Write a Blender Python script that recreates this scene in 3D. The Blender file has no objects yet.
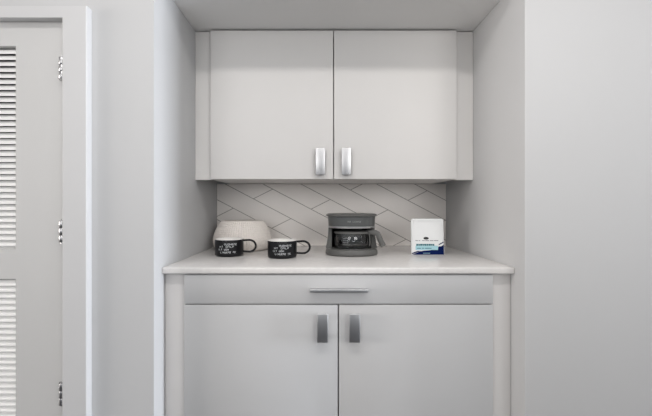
import bpy, bmesh, math, random
from mathutils import Vector, Matrix
random.seed(7)
C = bpy.context.scene.collection
E = 1.118          # camera height; heights below are given relative to it
D = 1.85           # camera distance from the back wall (y = 0)
FPX = 370.0

# ------------------------------------------------------------------ materials
def mat(name, col, rough=0.5, metal=0.0, noise=0.0, nscale=40.0, bump=0.0, bscale=200.0, spec=0.5, coat=0.0, trans=0.0, ior=1.45):
    m = bpy.data.materials.new(name); m.use_nodes = True
    nt = m.node_tree; b = nt.nodes['Principled BSDF']
    b.inputs['Base Color'].default_value = (*col, 1)
    b.inputs['Roughness'].default_value = rough
    b.inputs['Metallic'].default_value = metal
    b.inputs['Specular IOR Level'].default_value = spec
    b.inputs['Coat Weight'].default_value = coat
    b.inputs['Transmission Weight'].default_value = trans
    b.inputs['IOR'].default_value = ior
    tc = nt.nodes.new('ShaderNodeTexCoord')
    if noise > 0:
        n = nt.nodes.new('ShaderNodeTexNoise'); n.inputs['Scale'].default_value = nscale
        n.inputs['Detail'].default_value = 6
        nt.links.new(tc.outputs['Object'], n.inputs['Vector'])
        r = nt.nodes.new('ShaderNodeValToRGB')
        r.color_ramp.elements[0].position = 0.3; r.color_ramp.elements[1].position = 0.7
        r.color_ramp.elements[0].color = (*[c*(1-noise) for c in col], 1)
        r.color_ramp.elements[1].color = (*[min(1, c*(1+noise)) for c in col], 1)
        nt.links.new(n.outputs['Fac'], r.inputs['Fac'])
        nt.links.new(r.outputs['Color'], b.inputs['Base Color'])
    if bump > 0:
        n = nt.nodes.new('ShaderNodeTexNoise'); n.inputs['Scale'].default_value = bscale
        nt.links.new(tc.outputs['Object'], n.inputs['Vector'])
        bp = nt.nodes.new('ShaderNodeBump'); bp.inputs['Strength'].default_value = bump
        bp.inputs['Distance'].default_value = 0.002
        nt.links.new(n.outputs['Fac'], bp.inputs['Height'])
        nt.links.new(bp.outputs['Normal'], b.inputs['Normal'])
    return m

WALL = mat('wall_paint', (0.545, 0.548, 0.553), 0.6, bump=0.08, bscale=260, noise=0.01, nscale=3)
CEIL = mat('ceiling_paint', (0.80, 0.795, 0.785), 0.8, bump=0.08, noise=0.01, nscale=3)
TRIM = mat('trim_paint', (0.60, 0.60, 0.605), 0.4, noise=0.01, nscale=4)
DOORP = mat('door_paint', (0.61, 0.61, 0.607), 0.45, noise=0.01, nscale=4)
SLAT = mat('louver_lit_paint', (0.88, 0.88, 0.875), 0.45, noise=0.01, nscale=4)  # door paint made brighter: lamplight on the slats put into the colour
DARKC = mat('closet_shade', (0.05, 0.05, 0.05), 0.8, noise=0.05)  # shade of the closet behind the slats, as a dark colour
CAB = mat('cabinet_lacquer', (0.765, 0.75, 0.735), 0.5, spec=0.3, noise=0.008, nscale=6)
CABB = mat('base_shaded_lacquer', (0.69, 0.672, 0.66), 0.5, spec=0.3, noise=0.008, nscale=6)  # darkened cabinet lacquer: weaker light low down put into the colour
CABG = mat('base_front_shaded_lacquer', (0.535, 0.536, 0.54), 0.5, spec=0.3, noise=0.008, nscale=6)  # darkest copy of the lacquer, low dim light painted into the fronts
QUARTZ = mat('quartz', (0.74, 0.72, 0.705), 0.22, noise=0.035, nscale=55)
TILE = mat('tile_glaze', (0.90, 0.86, 0.825), 0.28, noise=0.02, nscale=9, bump=0.03, bscale=30)
GROUT = mat('grout', (0.33, 0.305, 0.285), 0.9, noise=0.1, nscale=200)
CHROME = mat('polished_nickel', (0.58, 0.58, 0.59), 0.36, metal=1.0, noise=0.02, nscale=30)
NICKEL = mat('hinge_steel', (0.50, 0.50, 0.51), 0.3, metal=1.0, noise=0.03, nscale=60)
FLOOR = mat('dark_floor', (0.045, 0.045, 0.05), 0.45, noise=0.2, nscale=12)
CREAM = mat('cream_ceramic', (0.75, 0.70, 0.655), 0.65, noise=0.04, nscale=120, bump=0.1, bscale=400)
MUGB = mat('mug_black', (0.010, 0.010, 0.012), 0.3, spec=0.3, noise=0.1, nscale=30)
MUGW = mat('mug_white', (0.82, 0.80, 0.77), 0.2, noise=0.01)
INK = mat('white_print', (0.72, 0.74, 0.76), 0.5, noise=0.02)
GREY = mat('grey_plastic', (0.115, 0.115, 0.11), 0.38, noise=0.04, nscale=80)
GREYD = mat('grey_print_panel', (0.10, 0.105, 0.105), 0.35, noise=0.04, nscale=80)
BLACK = mat('black_plastic', (0.012, 0.012, 0.012), 0.35, noise=0.1, nscale=50)
GLASS = mat('carafe_glass', (0.9, 0.92, 0.92), 0.02, trans=1.0, ior=1.47)
PALE = mat('pale_print', (0.36, 0.37, 0.37), 0.5, noise=0.02)
BAGW = mat('white_bag_film', (0.77, 0.78, 0.78), 0.38, noise=0.015, nscale=30, bump=0.25, bscale=45)
NAVY = mat('navy_print', (0.004, 0.012, 0.075), 0.7, spec=0.05, noise=0.05)
TEAL = mat('pale_teal_print', (0.36, 0.60, 0.66), 0.4, noise=0.03)
DTEAL = mat('dark_teal_print', (0.03, 0.16, 0.19), 0.4, noise=0.05)

# ------------------------------------------------------------------ helpers
LOC = {}
def obj(name, bm, m, parent=None, smooth=False, kind=None, label=None):
    if parent is not None:
        p = parent; off = Vector()
        off = LOC.get(root_of(p).name, Vector())
        bmesh.ops.translate(bm, vec=-off, verts=bm.verts)
    bmesh.ops.recalc_face_normals(bm, faces=bm.faces)
    me = bpy.data.meshes.new(name); bm.to_mesh(me); bm.free()
    mats = m if isinstance(m, list) else [m]
    for x in mats: me.materials.append(x)
    if smooth:
        me.polygons.foreach_set('use_smooth', [True]*len(me.polygons))
        me.set_sharp_from_angle(angle=math.radians(40))
    o = bpy.data.objects.new(name, me); C.objects.link(o)
    if parent is not None: o.parent = parent
    if kind: o['kind'] = kind
    if label: o['label'] = label
    return o

def root_of(o):
    while o.parent is not None: o = o.parent
    return o

def tag(o, label, cat, group=None):
    o['label'] = label; o['category'] = cat
    if group: o['group'] = group
    return o

def thing(name, label, cat, loc, group=None):
    o = bpy.data.objects.new(name, None); C.objects.link(o)
    o.location = loc; o.empty_display_size = 0.05
    LOC[o.name] = Vector(loc)
    return tag(o, label, cat, group)

def box(bm, x0, x1, y0, y1, z0, z1, bev=0.0, seg=2):
    r = bmesh.ops.create_cube(bm, size=1.0)
    vs = r['verts']
    for v in vs:
        v.co = Vector((x0 + (v.co.x+.5)*(x1-x0), y0 + (v.co.y+.5)*(y1-y0), z0 + (v.co.z+.5)*(z1-z0)))
    if bev > 0:
        es = list({e for v in vs for e in v.link_edges})
        bmesh.ops.bevel(bm, geom=es, offset=bev, segments=seg, profile=0.5, affect='EDGES')

def boxbm(*a, **k):
    bm = bmesh.new(); box(bm, *a, **k); return bm

def lathe(bm, prof, cx, cy, n=64, fx=None):
    """prof: list of (r, z).  fx(angle, r, z) -> r for non-round plans."""
    rings = []
    for r, z in prof:
        ring = []
        for i in range(n):
            a = 2*math.pi*i/n
            if r < 1e-6:
                if not ring: ring.append(bm.verts.new((cx, cy, z)))
                break
            if fx: dx, dy = fx(a, r, z)
            else: dx, dy = r*math.cos(a), r*math.sin(a)
            ring.append(bm.verts.new((cx+dx, cy+dy, z)))
        rings.append(ring)
    for k in range(len(rings)-1):
        A, B = rings[k], rings[k+1]
        if len(A) == 1 and len(B) == 1: continue
        for i in range(n):
            j = (i+1) % n
            if len(A) == 1: bm.faces.new((A[0], B[i], B[j]))
            elif len(B) == 1: bm.faces.new((A[i], A[j], B[0]))
            else: bm.faces.new((A[i], A[j], B[j], B[i]))

def sweep(bm, pts, prof, up=Vector((0, 1, 0)), cap=True):
    """sweep a closed 2D profile (list of (a,b)) along pts; a runs along cross(t,up), b along up-ish"""
    rings = []
    for i, p in enumerate(pts):
        t = (pts[min(i+1, len(pts)-1)] - pts[max(i-1, 0)]).normalized()
        s = t.cross(up).normalized(); u = s.cross(t).normalized()
        rings.append([bm.verts.new(p + s*a + u*b) for a, b in prof])
    n = len(prof)
    for k in range(len(rings)-1):
        for i in range(n):
            j = (i+1) % n
            bm.faces.new((rings[k][i], rings[k][j], rings[k+1][j], rings[k+1][i]))
    if cap:
        bm.faces.new(rings[0]); bm.faces.new(list(reversed(rings[-1])))

def circ(r, n=12, sy=1.0):
    return [(r*math.cos(2*math.pi*i/n), r*sy*math.sin(2*math.pi*i/n)) for i in range(n)]
def rrect(w, h, r, n=4):
    out = []
    for cx, cy, a0 in ((w/2-r, h/2-r, 0), (-w/2+r, h/2-r, 90), (-w/2+r, -h/2+r, 180), (w/2-r, -h/2+r, 270)):
        for i in range(n+1):
            a = math.radians(a0 + 90*i/n); out.append((cx+r*math.cos(a), cy+r*math.sin(a)))
    return out

# ------------------------------------------------------------------ the room
XL, XR, YF = -0.510, 0.635, -0.708          # alcove side walls and front wall plane
ZS = 0.716                                  # alcove ceiling (relative)
ZC = 1.10                                   # room ceiling (relative)
DR, DL, DT = -0.776, -1.50, 0.568           # door opening
RX0, RX1, RY = -6.2, 6.2, -5.2
ST = 'structure'
bm = bmesh.new()
# one continuous front wall with the door opening, and the left cheek of the alcove
fr = [(RX0, 0), (DL, 0), (DL, DT+E), (DR, DT+E), (DR, 0), (XL, 0), (XL, ZC+E), (RX0, ZC+E)]
fv = [bm.verts.new((x, YF, z)) for x, z in fr]
bv = [bm.verts.new((x, YF+0.12 if x < XL else 0.0, z)) for x, z in fr]
for i in range(8):
    j = (i+1) % 8
    bm.faces.new((fv[i], fv[j], bv[j], bv[i]))
bm.faces.new(fv)
bm.normal_update()
bmesh.ops.triangulate(bm, faces=[f for f in bm.faces if len(f.verts) > 4])
obj('wall_left', bm, WALL, kind=ST)
obj('wall_right', boxbm(XR, RX1, YF, 0.0, 0, ZC+E, 0.004), WALL, kind=ST, smooth=True)
obj('wall_back', boxbm(XL, XR, 0.0, 0.1, 0, ZC+E), WALL, kind=ST)
obj('ceiling_alcove', boxbm(XL, XR, YF, 0.0, ZS+E, ZC+E, 0.002), CEIL, kind=ST)
obj('floor', boxbm(RX0, RX1, RY, 0.1, -0.1, 0), FLOOR, kind=ST)
obj('ceiling', boxbm(RX0, RX1, RY, 0.1, ZC+E, ZC+E+0.1), CEIL, kind=ST)
obj('wall_far_left', boxbm(RX0-0.1, RX0, RY, 0.1, 0, ZC+E), WALL, kind=ST)

# door casing: right leg + head, mitred corner
def casing():
    bm = bmesh.new()
    yf = YF - 0.025
    xi, xo = -0.776, -0.7015
    zi, zo = 0.5655, 0.602
    zb = -E
    prof = [(0.0, 0.0), (0.0, 0.0225), (0.0025, 0.025), (1.0, 0.025)]
    w = xo - xi
    # cross-section from inner edge (t=0) to outer edge (t=1)
    sec = [(0.0, 0.0), (0.0, 0.023), (0.03, 0.025), (0.965, 0.025), (0.99, 0.0235), (1.0, 0.020), (1.0, 0.0)]
    h = zo - zi
    for seg in ('leg', 'head'):
        A, B = [], []
        for t, d in sec:
            x = xi + t*w; z = zi + t*h; y = YF - d
            corner = (x, y, z+E)
            if seg == 'leg':
                A.append(bm.verts.new((x, y, 0.0))); B.append(bm.verts.new(corner))
            else:
                A.append(bm.verts.new((DL - t*w, y, z+E))); B.append(bm.verts.new(corner))
        for i in range(len(sec)):
            j = (i+1) % len(sec)
            bm.faces.new((A[i], A[j], B[j], B[i]))
        bm.faces.new(A); bm.faces.new(B)
    return bm
obj('trim_1', casing(), TRIM, kind=ST)

# louvered door
ydf, ydb = -0.7055, -0.670
door_bm = bmesh.new()
LR = -0.938; LL = -1.33; 
z_u1, z_u0, z_l1, z_l0 = 0.492, -0.136, -0.229, -0.90
g = 0.0
box(door_bm, LR, DR-0.003, ydf, ydb, 0.01, DT-0.001+E, g)       # right stile
box(door_bm, DL+0.003, LL, ydf, ydb, 0.01, DT-0.001+E, g)       # left stile
box(door_bm, LL, LR, ydf, ydb, z_u1+E, DT-0.001+E, 0)           # top rail
box(door_bm, LL, LR, ydf, ydb, z_l1+E, z_u0+E, 0)               # lock rail
box(door_bm, LL, LR, ydf, ydb, 0.01, z_l0+E, 0)                 # bottom rail
door = obj('door_1', door_bm, DOORP, kind=ST)
def louver(z0, z1):
    bm = bmesh.new()
    p = 6.03/323.0
    n = int(round((z1-z0)/p))
    for i in range(n):
        zc = z1 - 0.004 - (i+0.5)*p
        # slat: rises from the front edge towards the back
        y0, y1 = ydf+0.004, ydf+0.017
        za, zb_ = zc-0.0095, zc+0.0045
        t = 0.0040
        vs = []
        for x in (LL, LR):
            for (y, z) in ((y0, za), (y0, za+t), (y1, zb_+t), (y1, zb_)):
                vs.append(bm.verts.new((x, y, z+E)))
        a, b = vs[:4], vs[4:]
        for k in range(4):
            l = (k+1) % 4
            bm.faces.new((a[k], a[l], b[l], b[k]))
        bm.faces.new(a); bm.faces.new(b)
    nf = len(bm.faces)
    box(bm, LL, LR, ydb-0.001, ydb+0.004, z0+E, z1+E)            # dark sheet painted as the shade between the slats
    bm.faces.ensure_lookup_table()
    for f in bm.faces[nf:]: f.material_index = 1
    return bm
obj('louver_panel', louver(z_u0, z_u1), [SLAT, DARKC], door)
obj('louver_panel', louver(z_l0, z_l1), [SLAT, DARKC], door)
HX, HY = -0.7865, -0.717
for zc in ((205-69)/325.0, (205-231.5)/325.0, (205-393)/325.0):
    bm = bmesh.new()
    hh = 0.033
    for k in range(3):
        z0 = zc - hh + 2*hh*k/3 + 0.0003; z1 = zc - hh + 2*hh*(k+1)/3 - 0.0003
        lathe(bm, [(0, z0+E), (0.0080, z0+E), (0.0086, z0+0.0008+E), (0.0086, z1-0.0008+E), (0.0080, z1+E), (0, z1+E)], HX, HY, 20)
    lathe(bm, [(0, zc+hh+E-0.001), (0.0045, zc+hh+E-0.001), (0.005, zc+hh+0.003+E), (0, zc+hh+0.0055+E)], HX, HY, 16)
    lathe(bm, [(0, zc-hh+E+0.001), (0.0045, zc-hh+E+0.001), (0.005, zc-hh-0.003+E), (0, zc-hh-0.0055+E)], HX, HY, 16)
    h = obj('hinge', bm, NICKEL, door, smooth=True, label='polished steel hinge')
    obj('hinge_leaf', boxbm(HX-0.016, HX+0.003, -0.7085, -0.7050, zc-hh+E, zc+hh+E, 0.0008), NICKEL, h)

# ------------------------------------------------------------------ upper cabinet
def slab_handle_v(x0, x1, z0, z1, yface, proj, parent):
    """flat plate pull on two posts"""
    bm = bmesh.new()
    box(bm, x0, x1, yface-proj, yface-proj+0.007, z0+E, z1+E, 0.0016, 3)
    xm = (x0+x1)/2
    for z in (z0+0.014, z1-0.014):
        box(bm, xm-0.007, xm+0.007, yface-proj+0.006, yface, z-0.006+E, z+0.006+E, 0.001)
    return obj('handle', bm, CHROME, parent, smooth=True, label='polished metal plate pull')

yu = -0.327; yud = -0.346
uc = thing('wall_cabinet', 'white two-door wall cabinet with flat doors hanging under the soffit', 'cabinet', (0.06, -0.16, 0.105+E))
UX0, UX1, UM = -0.4425, 0.5605, 0.0595
bm = bmesh.new()
t = 0.018; zb, zt = 0.1050, 0.712
box(bm, UX0, UX0+t, yu, 0.0, zb+E, zt+E); box(bm, UX1-t, UX1, yu, 0.0, zb+E, zt+E)
box(bm, UX0+t, UX1-t, yu, 0.0, zb+0.001+E, zb+t+E); box(bm, UX0+t, UX1-t, yu, 0.0, zt-t+E, zt+E)
box(bm, UX0+t, UX1-t, -0.008, 0.0, zb+t+E, zt-t+E)
obj('carcass', bm, CAB, uc)
for a, b in ((UX0+0.001, UM-0.0018), (UM+0.0018, UX1-0.001)):
    d = obj('door', boxbm(a, b, yud, yu-0.0012, 0.1057+E, 0.7095+E, 0.0015), CAB, uc, smooth=True)
    if a < 0: slab_handle_v(-0.0136, 0.0252, 0.1205, 0.229, yud, 0.026, d)
    else: slab_handle_v(0.0905, 0.1285, 0.1205, 0.229, yud, 0.026, d)
for a, b in ((XL+0.0008, UX0-0.0006), (UX1+0.0006, XR-0.0008)):
    obj('filler_strip', boxbm(a, b, yu, yu+0.02, 0.1030+E, 0.7125+E, 0.0008), CAB, uc)

# ------------------------------------------------------------------ base cabinet
yb = -0.625; ybd = -0.644
BX0, BX1, BM_ = -0.4405, 0.5685, 0.0630
bc = thing('base_cabinet', 'white base cabinet with one wide drawer over two flat doors', 'cabinet', (0.06, -0.3, 0.0))
bm = bmesh.new(); zt = -0.2235
box(bm, BX0, BX0+t, yb, -0.004, 0.10, zt+E); box(bm, BX1-t, BX1, yb, -0.004, 0.10, zt+E)
box(bm, BX0+t, BX1-t, yb, -0.004, 0.10, 0.10+t); box(bm, BX0+t, BX1-t, yb, -0.008, zt-t+E, zt+E)
box(bm, BX0+t, BX1-t, -0.012, -0.004, 0.10+t, zt+E)
box(bm, BX0+t, BX1-t, yb, yb+0.02, -0.334+E, -0.314+E)
obj('carcass', bm, CABB, bc)
obj('toe_kick', boxbm(BX0, BX1, yb+0.06, yb+0.078, 0.0, 0.10), CABB, bc)
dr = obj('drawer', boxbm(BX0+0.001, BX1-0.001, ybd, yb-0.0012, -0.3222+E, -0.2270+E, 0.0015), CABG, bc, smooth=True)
bm = bmesh.new()
box(bm, -0.0293, 0.156, ybd-0.028, ybd-0.010, -0.2795+E, -0.2690+E, 0.0015, 3)
for x in (-0.005, 0.132):
    box(bm, x-0.006, x+0.006, ybd-0.011, ybd, -0.2785+E, -0.2700+E, 0.001)
obj('handle', bm, CHROME, dr, smooth=True, label='long polished bar pull')
for a, b in ((BX0+0.001, BM_-0.002), (BM_+0.002, BX1-0.001)):
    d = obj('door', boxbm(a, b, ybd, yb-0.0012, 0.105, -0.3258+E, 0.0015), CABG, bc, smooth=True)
    if a < 0: slab_handle_v(-0.0064, 0.0287, -0.4395, -0.3480, ybd, 0.026, d)
    else: slab_handle_v(0.0962, 0.1312, -0.4395, -0.3480, ybd, 0.026, d)
for a, b in ((XL+0.0008, BX0-0.0006), (BX1+0.0006, XR-0.0008)):
    obj('filler_strip', boxbm(a, b, yb, yb+0.02, 0.0, -0.2235+E, 0.0008), CABB, bc)

# ------------------------------------------------------------------ countertop and backsplash
ZT = -0.203
ct = obj('countertop', boxbm(XL+0.0005, XR-0.0005, -0.651, -0.0005, -0.2232+E, ZT+E, 0.003, 3), QUARTZ, smooth=True)
tag(ct, 'white speckled quartz countertop on the base cabinet, filling the alcove', 'countertop')

def clip(poly, f):
    out = []
    for i in range(len(poly)):
        a, b = poly[i], poly[(i+1) % len(poly)]
        fa, fb = f(a), f(b)
        if fa >= 0: out.append(a)
        if (fa >= 0) != (fb >= 0):
            s = fa/(fa-fb); out.append((a[0]+(b[0]-a[0])*s, a[1]+(b[1]-a[1])*s))
    return out
def inset(poly, d):
    ar = sum(poly[i][0]*poly[(i+1) % len(poly)][1]-poly[(i+1) % len(poly)][0]*poly[i][1] for i in range(len(poly)))
    if ar < 0: poly = poly[::-1]
    res = list(poly)
    n = len(poly)
    for i in range(n):
        a, b = poly[i], poly[(i+1) % n]
        ex, ey = b[0]-a[0], b[1]-a[1]; L = math.hypot(ex, ey)
        if L < 1e-6: continue
        nx, ny = -ey/L, ex/L
        res = clip(res, lambda p: (p[0]-a[0])*nx+(p[1]-a[1])*ny-d)
        if len(res) < 3: return []
    return res

sx0, sx1, sz0, sz1 = XL+0.001, XR-0.001, ZT+0.0006, 0.1042
TH = 0.008
bsp = bmesh.new()
px2x = lambda px: (px-319)/200.0
px2z = lambda py: (205-py)/200.0
slope = 0.525
P, LEN = 37.75, 75.6
gw = 0.0015
for k in range(-4, 9):
    # band between line k and k+1: long lines py = 184 + slope*(px - X0)
    X0, X1 = 225.3 + P*k, 225.3 + P*(k+1)
    # upper end (on line k+1) and lower end (on line k) of the short joints
    ux = 272.9 + 57.4*k
    up = (ux, 184+slope*(ux-X1))
    # short joint drops to the left with slope -0.5 down to line k
    lx = ux - (slope*P)/(slope+0.5) 
    lp = (lx, 184+slope*(lx-X0))
    for m in range(-8, 9):
        q = []
        for (bx, by), mm in ((up, m), (up, m+1), (lp, m+1), (lp, m)):
            q.append((px2x(bx+LEN*mm), px2z(by+slope*LEN*mm)))
        q = inset(q, gw)
        for f in (lambda p: p[0]-sx0-0.001, lambda p: sx1-0.001-p[0], lambda p: p[1]-sz0, lambda p: sz1-p[1]):
            if len(q) >= 3: q = clip(q, f)
        q2 = inset(q, 0.0009) if len(q) >= 3 else []
        if len(q) < 3 or len(q2) != len(q): 
            if len(q) < 3: continue
            q2 = None
        def ring(pl, y): return [bsp.verts.new((x, y, z+E)) for x, z in pl]
        try:
            A = ring(q, -TH+0.0022)
            Bq = ring(q, -TH+0.0008) if q2 else ring(q, -TH)
            rings = [A, Bq]
            # order of q2 matches q only after a normal orientation
            n = len(q)
            for r0, r1 in zip(rings, rings[1:]):
                for i in range(n):
                    j = (i+1) % n
                    bsp.faces.new((r0[i], r0[j], r1[j], r1[i]))
            bsp.faces.new(Bq)
        except ValueError:
            pass
nt_ = len(bsp.faces)
box(bsp, sx0, sx1, -TH+0.0022, -0.0004, sz0+E, sz1+E)
for i, f in enumerate(bsp.faces): f.material_index = 0 if i < nt_ else 1
bs = obj('tile_backsplash', bsp, [TILE, GROUT])
tag(bs, 'grey-white tile backsplash in a slanted herringbone between counter and wall cabinet', 'backsplash')

# ------------------------------------------------------------------ cream ribbed bowl
bx, by, bz = px2x(242.7)*1.0, -0.150, ZT+E+0.0004
bx = (242.6-319)/ (FPX/1.70)
bowl_prof = [(0.0, 0.0), (0.104, 0.0), (0.112, 0.0015), (0.120, 0.008), (0.1265, 0.020), (0.1300, 0.034), (0.1305, 0.046), (0.1285, 0.060),
             (0.1235, 0.078), (0.1155, 0.098), (0.1060, 0.115), (0.0965, 0.128), (0.0935, 0.1315), (0.0915, 0.1325), (0.0890, 0.1310),
             (0.0900, 0.122), (0.1000, 0.105), (0.1150, 0.070), (0.1200, 0.040), (0.1120, 0.014), (0.0, 0.010)]
# refine the outer wall so that the knitted relief has enough rows
def refine(prof, a, b, n):
    out = prof[:a]
    seg = prof[a:b+1]
    for (r0, z0), (r1, z1) in zip(seg, seg[1:]):
        for i in range(n): 
            s = i/n; out.append((r0+(r1-r0)*s, z0+(z1-z0)*s))
    return out + prof[b:]
prof = refine(bowl_prof, 3, 11, 10)
def ribs(a, r, z):
    h = z - bz
    k = 0.0
    if 0.008 < h < 0.1285 and r > 0.0955 and (r > 0.121 or h > 0.05 or r > 0.12):
        k = 0.0021*math.cos(72*a)*(0.55+0.45*math.cos(2*math.pi*h/0.0088))
    rr = r + k
    return rr*math.cos(a), rr*math.sin(a)
bm = bmesh.new()
lathe(bm, [(r, z+bz) for r, z in prof], bx, by, 288, ribs)
bowl = thing('bowl', 'cream ribbed round-bellied bowl in the left corner behind the black mugs', 'bowl', (bx, by, bz))
obj('body', bm, CREAM, bowl, smooth=True)

# ------------------------------------------------------------------ mugs
MX, MY, MZ = (229.3-319)/(FPX/1.49), -0.360, ZT+E+0.0004
R, H = 0.0567, 0.0675
def on_cyl(bm, x, z, w, h, r0, cx, cy, zb, n=2):
    """a small raised print stroke on the cylinder, x measured along the front arc"""
    vs = []
    for i in range(n+1):
        a = -math.pi/2 + (x + w*i/n)/r0
        for zz in (z, z+h):
            vs.append([bm.verts.new((cx+rr*math.cos(a), cy+rr*math.sin(a), zb+zz)) for rr in (r0+0.00025,)][0])
    for i in range(n):
        bm.faces.new((vs[2*i], vs[2*i+2], vs[2*i+3], vs[2*i+1]))
def letter(bm, x, z, w, h, kind, r0, cx, cy, zb):
    s = 0.00095
    st = {'n': ((0, 0, s, h), (w-s, 0, s, h), (0, h-s, w, s)), 'u': ((0, 0, s, h), (w-s, 0, s, h), (0, 0, w, s)),
          'o': ((0, 0, s, h), (w-s, 0, s, h), (0, 0, w, s), (0, h-s, w, s)), 'e': ((0, 0, s, h), (0, 0, w, s), (0, h-s, w, s), (0, h/2-s/2, w*.8, s)),
          'h': ((0, 0, s, h), (w-s, 0, s, h), (0, h/2-s/2, w, s)), 'l': ((0, 0, s, h), (0, 0, w, s)), 't': ((w/2-s/2, 0, s, h), (0, h-s, w, s)),
          'i': ((w/2-s/2, 0, s, h),), 'f': ((0, 0, s, h), (0, h-s, w, s), (0, h/2-s/2, w*.8, s))}[kind]
    for a, b, c, d in st: on_cyl(bm, x+a, z+b, c, d, r0, cx, cy, zb, 1)
def mug():
    m = thing('mug', '', 'mug', (MX, MY, MZ))
    bm = bmesh.new()
    o = [(0.0, 0.0), (R-0.008, 0.0), (R-0.004, 0.0008), (R-0.0012, 0.004), (R, 0.009), (R, H-0.0035), (R-0.0004, H-0.002)]
    lathe(bm, [(r, z+MZ) for r, z in o], MX, MY, 72)
    obj('body', bm, MUGB, m, smooth=True)
    bm = bmesh.new()
    o = [(R-0.0004, H-0.002), (R-0.0010, H-0.0006), (R-0.0022, H), (R-0.0036, H-0.0006), (R-0.0042, H-0.004), (R-0.0048, 0.012), (R-0.009, 0.006), (0, 0.005)]
    lathe(bm, [(r, z+MZ) for r, z in o], MX, MY, 72)
    obj('lining', bm, MUGW, m, smooth=True, label='white glazed inside and rim')
    pts = []
    zc = MZ + 0.0385
    for i in range(25):
        a = math.radians(100 - 200*i/24)
        pts.append(Vector((MX + R + 0.0235 + 0.0268*math.cos(a) + (0.0 if abs(a) < 1.5 else -0.001), MY, zc + 0.0235*math.sin(a))))
    pts = [Vector((MX+R-0.001, MY, zc+0.0222))] + pts + [Vector((MX+R-0.001, MY, zc-0.0222))]
    bm = bmesh.new(); sweep(bm, pts, circ(0.0042, 12, 1.35), up=Vector((0, 1, 0)))
    obj('handle', bm, MUGB, m, smooth=True)
    bm = bmesh.new()
    S = 2*R/31.0      # metres per photo pixel on the mug
    lines = [(-1.6, 11.0, 'nuohene', 12.2), (-7.0, 8.5, 'ht.onlf', 9.3), (-9.0, 5.6, 'ilt.uoh', 3.6), (-6.2, 2.6, 'lihuene.ne', 11.0)]
    for x0, z0, word, x1 in lines:
        z0 = (z0 + 1.6)*S
        n = len(word); w = (x1-x0)*S/n
        for i, ch in enumerate(word):
            if ch == '.': continue
            letter(bm, x0*S + w*i, z0, w*0.72, 0.0066, ch, R, MX, MY, MZ)
    obj('lettering', bm, INK, m, label='four lines of small white lettering')
    return m
def copy_tree(o, parent=None):
    c = o.copy(); C.objects.link(c)
    if parent: c.parent = parent
    for ch in o.children: copy_tree(ch, c)
    return c
m1 = mug()
m1['group'] = 'black mugs on the counter'
m2 = copy_tree(m1)
m2.location = (-0.1430, -0.410, MZ)
m1['label'] = 'black mug with white lettering standing in front of the cream bowl'
m2['label'] = 'black mug with white lettering standing nearer the coffee maker, beside the bowl'

# ------------------------------------------------------------------ coffee maker
KX, KY = (351.3-319)/(FPX/1.540), -0.311
KZ = ZT + E + 0.0004
def se(n, ratio):
    def f(a, r, z):
        c, s = math.cos(a), math.sin(a)
        k = (abs(c)**n + abs(s)**n)**(-1.0/n)
        return r*k*c, r*ratio*k*s
    return f
cm = thing('coffee_maker', 'squat dark grey drip coffee maker in the middle of the counter', 'coffee maker', (KX, KY, KZ))
se1 = se(2.35, 0.90)
bm = bmesh.new()
lathe(bm, [(r, z+KZ) for r, z in [(0, 0), (0.100, 0), (0.1045, 0.0015), (0.1072, 0.005), (0.1072, 0.010), (0.1062, 0.017), (0.1040, 0.0220), (0.0995, 0.0252), (0.094, 0.0260), (0, 0.0260)]], KX, KY, 72, se1)
obj('base', bm, GREY, cm, smooth=True)
bm = bmesh.new()
lathe(bm, [(r, z+KZ) for r, z in [(0, 0.0259), (0.066, 0.0259), (0.0665, 0.0280), (0.064, 0.0287), (0, 0.0287)]], KX, KY-0.012, 56)
obj('warming_plate', bm, NICKEL, cm, smooth=True)
# rear housing: a C-shaped wall around the carafe bay
def cwall(r_out, r_in, z0, z1, a0, a1, flare=0.0):
    bm = bmesh.new(); n = 40; rows = 5
    grid = []
    for j in range(rows+1):
        s = j/rows; z = z0+(z1-z0)*s; ro = r_out + flare*(1-s)**2
        ring = []
        for i in range(n+1):
            a = a0+(a1-a0)*i/n
            ring.append((bm.verts.new((KX+se1(a, ro, z)[0], KY+se1(a, ro, z)[1], z+KZ)), bm.verts.new((KX+se1(a, r_in, z)[0], KY+se1(a, r_in, z)[1], z+KZ))))
        grid.append(ring)
    for j in range(rows):
        for i in range(n):
            A, B, Cc, Dd = grid[j][i], grid[j][i+1], grid[j+1][i+1], grid[j+1][i]
            f = bm.faces.new((A[0], B[0], Cc[0], Dd[0])); f = bm.faces.new((A[1], B[1], Cc[1], Dd[1])); f.material_index = 1
        for i in (0, n):
            bm.faces.new((grid[j][i][0], grid[j+1][i][0], grid[j+1][i][1], grid[j][i][1]))
    for j in (0, rows):
        for i in range(n):
            bm.faces.new((grid[j][i][0], grid[j][i+1][0], grid[j][i+1][1], grid[j][i][1]))
    return bm
obj('housing', cwall(0.0955, 0.082, 0.0256, 0.1105, math.radians(-6), math.radians(186), 0.011), [GREY, BLACK], cm, smooth=True)
HZ = 0.110
bm = bmesh.new()
lathe(bm, [(r, z+KZ) for r, z in [(0, HZ), (0.0900, HZ), (0.0935, HZ+0.0005), (0.0950, HZ+0.006), (0.0972, HZ+0.036), (0.0985, HZ+0.046), (0, HZ+0.046)]], KX, KY, 72, se1)
head = obj('brew_head', bm, GREYD, cm, smooth=True)
bm = bmesh.new()
lathe(bm, [(r, z+KZ) for r, z in [(0, HZ+0.0462), (0.099, HZ+0.0462), (0.1040, HZ+0.048), (0.1048, HZ+0.0520), (0.1025, HZ+0.0550), (0.094, HZ+0.0575), (0.06, HZ+0.0585), (0, HZ+0.059)]], KX, KY, 72, se1)
obj('lid', bm, GREY, cm, smooth=True)
bm = bmesh.new()
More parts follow.
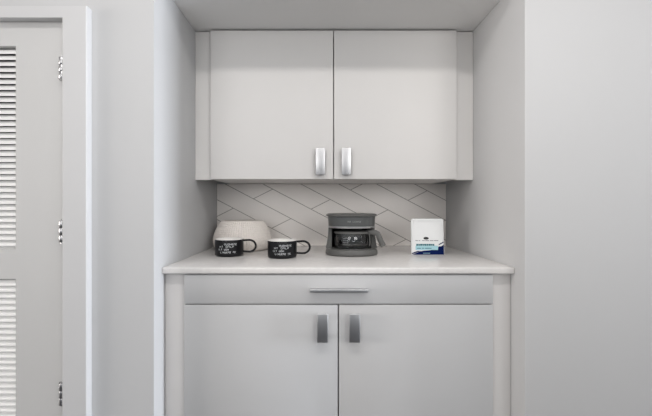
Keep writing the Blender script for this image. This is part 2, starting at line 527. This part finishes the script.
lathe(bm, [(r, z+KZ) for r, z in [(0.0920, HZ-0.0005), (0.0955, HZ+0.0003), (0.0968, HZ+0.0025), (0.0968, HZ+0.0065), (0.0945, HZ+0.0080)]], KX, KY, 72, se1)
obj('trim_ring', bm, CHROME, head, smooth=True, label='bright metal ring under the brew head')
bm = bmesh.new()
lathe(bm, [(r, z+KZ) for r, z in [(0, HZ-0.008), (0.040, HZ-0.008), (0.048, HZ-0.001), (0, HZ-0.001)]], KX, KY-0.01, 40)
obj('filter_outlet', bm, BLACK, head, smooth=True)
# lettering on the brew head
def text_bm(s, size):
    cu = bpy.data.curves.new('lettering_curve', 'FONT'); cu.body = s; cu.size = size; cu.align_x = 'CENTER'; cu.align_y = 'CENTER'
    cu.resolution_u = 2
    o = bpy.data.objects.new('lettering_curve', cu); C.objects.link(o)
    dg = bpy.context.evaluated_depsgraph_get()
    me = bpy.data.meshes.new_from_object(o.evaluated_get(dg))
    bm = bmesh.new(); bm.from_mesh(me)
    bpy.data.objects.remove(o); bpy.data.curves.remove(cu); bpy.data.meshes.remove(me)
    return bm
bm = text_bm('MR. COFFEE', 0.0095)
def head_front(x, r):
    # y of the super-ellipse front at x
    a = r; b = r*0.90; n = 2.35
    return -b*(max(0.0, 1-abs(x/a)**n))**(1/n)
for v in bm.verts:
    x, z = v.co.x*1.05+0.004, v.co.y
    hz = HZ + 0.026 + z
    r = 0.0950 + (hz-HZ-0.006)/0.030*0.0022 + 0.0006
    v.co = Vector((KX+x, KY+head_front(x, r), KZ+hz))
obj('lettering', bm, PALE, head, label='small pale lettering')
# carafe
GX, GY, GZ = KX, KY-0.012, KZ+0.0290
cf = thing('carafe', 'empty glass coffee carafe with grey lid and handle, in the coffee maker', 'carafe', (GX, GY, GZ))
bm = bmesh.new()
outer = [(0, 0), (0.058, 0), (0.066, 0.002), (0.0705, 0.008), (0.0720, 0.018), (0.0718, 0.036), (0.0695, 0.052), (0.0655, 0.0605)]
inner = [(r-0.0022 if r > 0 else 0, z+0.0022 if i < 4 else z) for i, (r, z) in enumerate(outer)]
lathe(bm, [(r, z+GZ) for r, z in outer + inner[::-1]], GX, GY, 64)
obj('glass_body', bm, GLASS, cf, smooth=True)
bm = bmesh.new()
lathe(bm, [(r, z+GZ) for r, z in [(0.0660, 0.0575), (0.0700, 0.0570), (0.0722, 0.0590), (0.0722, 0.0645), (0.070, 0.0670), (0.050, 0.0690), (0, 0.0695), (0, 0.0612), (0.0660, 0.0612)]], GX, GY, 64)
obj('lid', bm, GREY, cf, smooth=True)
# measuring marks on the glass
bm = bmesh.new()
for i, (z, wd) in enumerate(((0.016, 0.020), (0.024, 0.014), (0.032, 0.020), (0.040, 0.014))):
    on_cyl(bm, -0.040, z, wd, 0.0012, 0.0722, GX, GY, GZ, 4)
    on_cyl(bm, -0.040+wd+0.003, z-0.001, 0.003, 0.0035, 0.0722, GX, GY, GZ, 1)
obj('measuring_scale', bm, PALE, cf)
ha = math.radians(-13)
dirv = Vector((math.cos(ha), math.sin(ha), 0))
side = Vector((-math.sin(ha), math.cos(ha), 0))
base = Vector((GX, GY, GZ))
def hp(r, z): return base + dirv*r + Vector((0, 0, z))
bm = bmesh.new()
path = [hp(0.062, 0.0625), hp(0.085, 0.0625), hp(0.098, 0.0610), hp(0.1065, 0.0565), hp(0.1105, 0.048), hp(0.1155, 0.036), hp(0.1210, 0.024), hp(0.1265, 0.0135), hp(0.1300, 0.0075)]
sweep(bm, path, rrect(0.0215, 0.021, 0.005), up=side)
hd = obj('handle', bm, GREY, cf, smooth=True)
bm = bmesh.new()
pth = [hp(0.0715, 0.062), hp(0.0750, 0.044), hp(0.0760, 0.020), hp(0.0735, 0.006)]
sweep(bm, pth, rrect(0.005, 0.020, 0.002), up=side)
obj('bracket', bm, GREY, hd, smooth=True)

# ------------------------------------------------------------------ coffee bag
AX, AY, AZ = (428.1-319)/246.0, -0.347, ZT+E+0.0004
BW, BH, BD = 0.1360, 0.1460, 0.066
bag = thing('coffee_bag', 'white foil coffee bag with navy and teal printed base beside right wall', 'bag', (AX, AY+BD/2, AZ))
def fy(z):      # front plane of the bag (leans back slightly), relative height
    return AY + 0.012*(z/BH)
def section(h):
    s = h/BH
    w = BW*(0.985 if s < 0.03 else 1.0) - 0.002*s
    if s > 0.95: w -= 0.012*((s-0.95)/0.05)**2
    d = BD*(1-s**1.6) + 0.010*s**1.6
    if s > 0.80: d = max(0.006, d*(1-(s-0.8)/0.2*0.75))
    y0 = fy(h); y1 = y0 + d
    r = min(0.006, d*0.45); gi = min(0.010, d*0.25)*(1 if s > 0.1 else s/0.1)
    x0, x1 = -w/2, w/2
    pts = []
    for i in range(9): pts.append((x0+r+(w-2*r)*i/8, y0))
    k = min(0.016, d*0.25)
    pts += [(x1-r*0.3, y0+r*0.3), (x1, y0+r), (x1-gi-k*0.6, (y0+y1)/2), (x1-k, y1-r), (x1-k-r*0.3, y1-r*0.3)]
    for i in range(9): pts.append((x1-k-r-(w-2*r-2*k)*i/8, y1 + (0.003*math.sin(math.pi*i/8) if s < 0.8 else 0)))
    pts += [(x0+k+r*0.3, y1-r*0.3), (x0+k, y1-r), (x0+gi+k*0.6, (y0+y1)/2), (x0, y0+r), (x0+r*0.3, y0+r*0.3)]
    return pts
bm = bmesh.new(); rings = []
hs = [0, 0.004, 0.012, 0.03, 0.05, 0.07, 0.09, 0.105, 0.117, 0.126, 0.134, 0.140, 0.144, 0.1465, BH]
for h in hs: rings.append([bm.verts.new((AX+x, y, AZ+h)) for x, y in section(h)])
n = len(rings[0])
for k in range(len(rings)-1):
    for i in range(n):
        j = (i+1) % n
        bm.faces.new((rings[k][i], rings[k][j], rings[k+1][j], rings[k+1][i]))
bm.faces.new(rings[0]); bm.faces.new(rings[-1])
obj('body', bm, BAGW, bag, smooth=True)
def seal():
    bm = bmesh.new()
    z0, z1 = BH-0.013, BH-0.003
    for i in range(4):
        z = z0 + i*0.0028
        y = fy(z)
        box(bm, AX-BW/2+0.010, AX+BW/2-0.010, y-0.0009, y+0.0015, AZ+z, AZ+z+0.0016)
    return bm
obj('top_seal', seal(), BAGW, bag)
# printed artwork: polygons in photo pixels of the bag front
def bagpt(px, py, lift):
    x = (px-319)/246.0
    h = (254.8-py)/246.0
    h = max(0.0005, h)
    return Vector((x, fy(h)-lift, AZ+h))
def art(name, polys, m, lift, label=None):
    bm = bmesh.new()
    for pl in polys:
        f = bm.faces.new([bm.verts.new(bagpt(px, py, lift)) for px, py in pl])
    bmesh.ops.triangulate(bm, faces=bm.faces)
    return obj(name, bm, m, bag, label=label)
art('printed_base', [[(412.3, 254.6), (443.9, 254.6), (443.9, 244.5), (441.5, 246.3), (439.0, 246.4), (437.0, 249.0), (430, 250.2), (424.0, 250.6), (419.0, 251.6)]], NAVY, 0.0005, 'navy printed panel')
art('printed_stripe', [[(411.6, 253.0), (417.5, 250.9), (421, 250.7), (412.5, 254.0)]], NAVY, 0.0006, 'navy diagonal stripe')
art('printed_stripe', [[(438.6, 244.3), (443.8, 241.5), (443.8, 242.6), (439.5, 245.0)]], NAVY, 0.0006, 'navy diagonal stripe')
art('printed_band', [[(415.6, 245.8), (438.2, 245.8), (438.0, 249.9), (415.6, 249.9)]], TEAL, 0.0008, 'pale teal band')
bars = []
for a, b in ((416.4, 418.2), (418.5, 419.9), (420.2, 422.6), (422.9, 424.0), (424.3, 426.6), (426.9, 428.4), (428.7, 430.9), (431.2, 432.6), (432.9, 434.4)): bars.append([(a, 243.9), (b, 243.9), (b, 245.7), (a, 245.7)])
for a, b in ((417.0, 421.0), (422.0, 424.2), (425.0, 431.5)): bars.append([(a, 247.9), (b, 247.9), (b, 248.6), (a, 248.6)])
art('printed_text', bars, DTEAL, 0.0011, 'dark teal lettering')
bars = []
for a, b in ((415.6, 418.2), (418.8, 420.4), (422.2, 425.0), (425.6, 429.2), (430.0, 433.6), (434.2, 438.6)): bars.append([(a, 240.3), (b, 240.3), (b, 241.0), (a, 241.0)])
art('printed_text', bars, mat('grey_print', (0.25, 0.25, 0.27), 0.5, noise=0.02), 0.0011, 'small grey lettering')
art('printed_accent', [[(423.0, 252.9), (430.0, 252.9), (430.0, 253.3), (423.0, 253.3)]], TEAL, 0.0011, 'small pale line on the navy panel')
art('emblem', [[(426.3+2.7*math.cos(2*math.pi*i/20), 238.3+1.35*math.sin(2*math.pi*i/20)) for i in range(20)]], BLACK, 0.0011, 'black oval emblem')

# ------------------------------------------------------------------ light
def area(name, loc, rot, sx, sy, power, col):
    l = bpy.data.lights.new(name, 'AREA'); l.shape = 'RECTANGLE'; l.size = sx; l.size_y = sy
    l.energy = power; l.color = col
    o = bpy.data.objects.new(name, l); C.objects.link(o); o.location = loc; o.rotation_euler = rot
    return o
area('ceiling_lamp', (0.10, -1.45, ZC+E-0.045), (0, 0, 0), 2.0, 0.14, 15, (1.0, 0.965, 0.935))
area('window_or_fill', (RX1-0.1, -1.35, 0.95), (0, math.radians(90), 0), 1.4, 0.9, 375, (0.88, 0.925, 1.0))  # window on the right side of the room
area('room_lamp', (RX0+0.2, -2.45, 1.45), (0, math.radians(-90), math.radians(12)), 1.2, 1.8, 150, (1.0, 0.93, 0.87))
area('window_or_fill', (-0.95, -3.1, 1.64), (math.radians(90), 0, 0), 1.1, 0.9, 15, (1.0, 0.985, 0.97))  # added fill light behind the camera, not a known window
area('window_or_fill', (1.3, -3.1, 1.64), (math.radians(90), 0, 0), 1.1, 0.9, 20, (1.0, 0.985, 0.97))  # second added fill behind the camera, on the right
w = bpy.data.worlds.new('world'); bpy.context.scene.world = w; w.use_nodes = True
w.node_tree.nodes['Background'].inputs[0].default_value = (0.86, 0.93, 1.0, 1)
w.node_tree.nodes['Background'].inputs[1].default_value = 0.32

# ------------------------------------------------------------------ camera
cam = bpy.data.cameras.new('camera'); co = bpy.data.objects.new('camera', cam); C.objects.link(co)
co.location = (0, -D, E); co.rotation_euler = (math.radians(90), 0, 0)
cam.sensor_fit = 'HORIZONTAL'; cam.sensor_width = 36; cam.lens = 36*FPX/652
cam.shift_x = 7/652; cam.shift_y = -3/652
cam.clip_start = 0.02
sc = bpy.context.scene; sc.camera = co
sc.view_settings.view_transform = 'Standard'; sc.view_settings.look = 'None'
sc.view_settings.gamma = 1; sc.view_settings.use_curve_mapping = False
sc.view_settings.exposure = -0.21
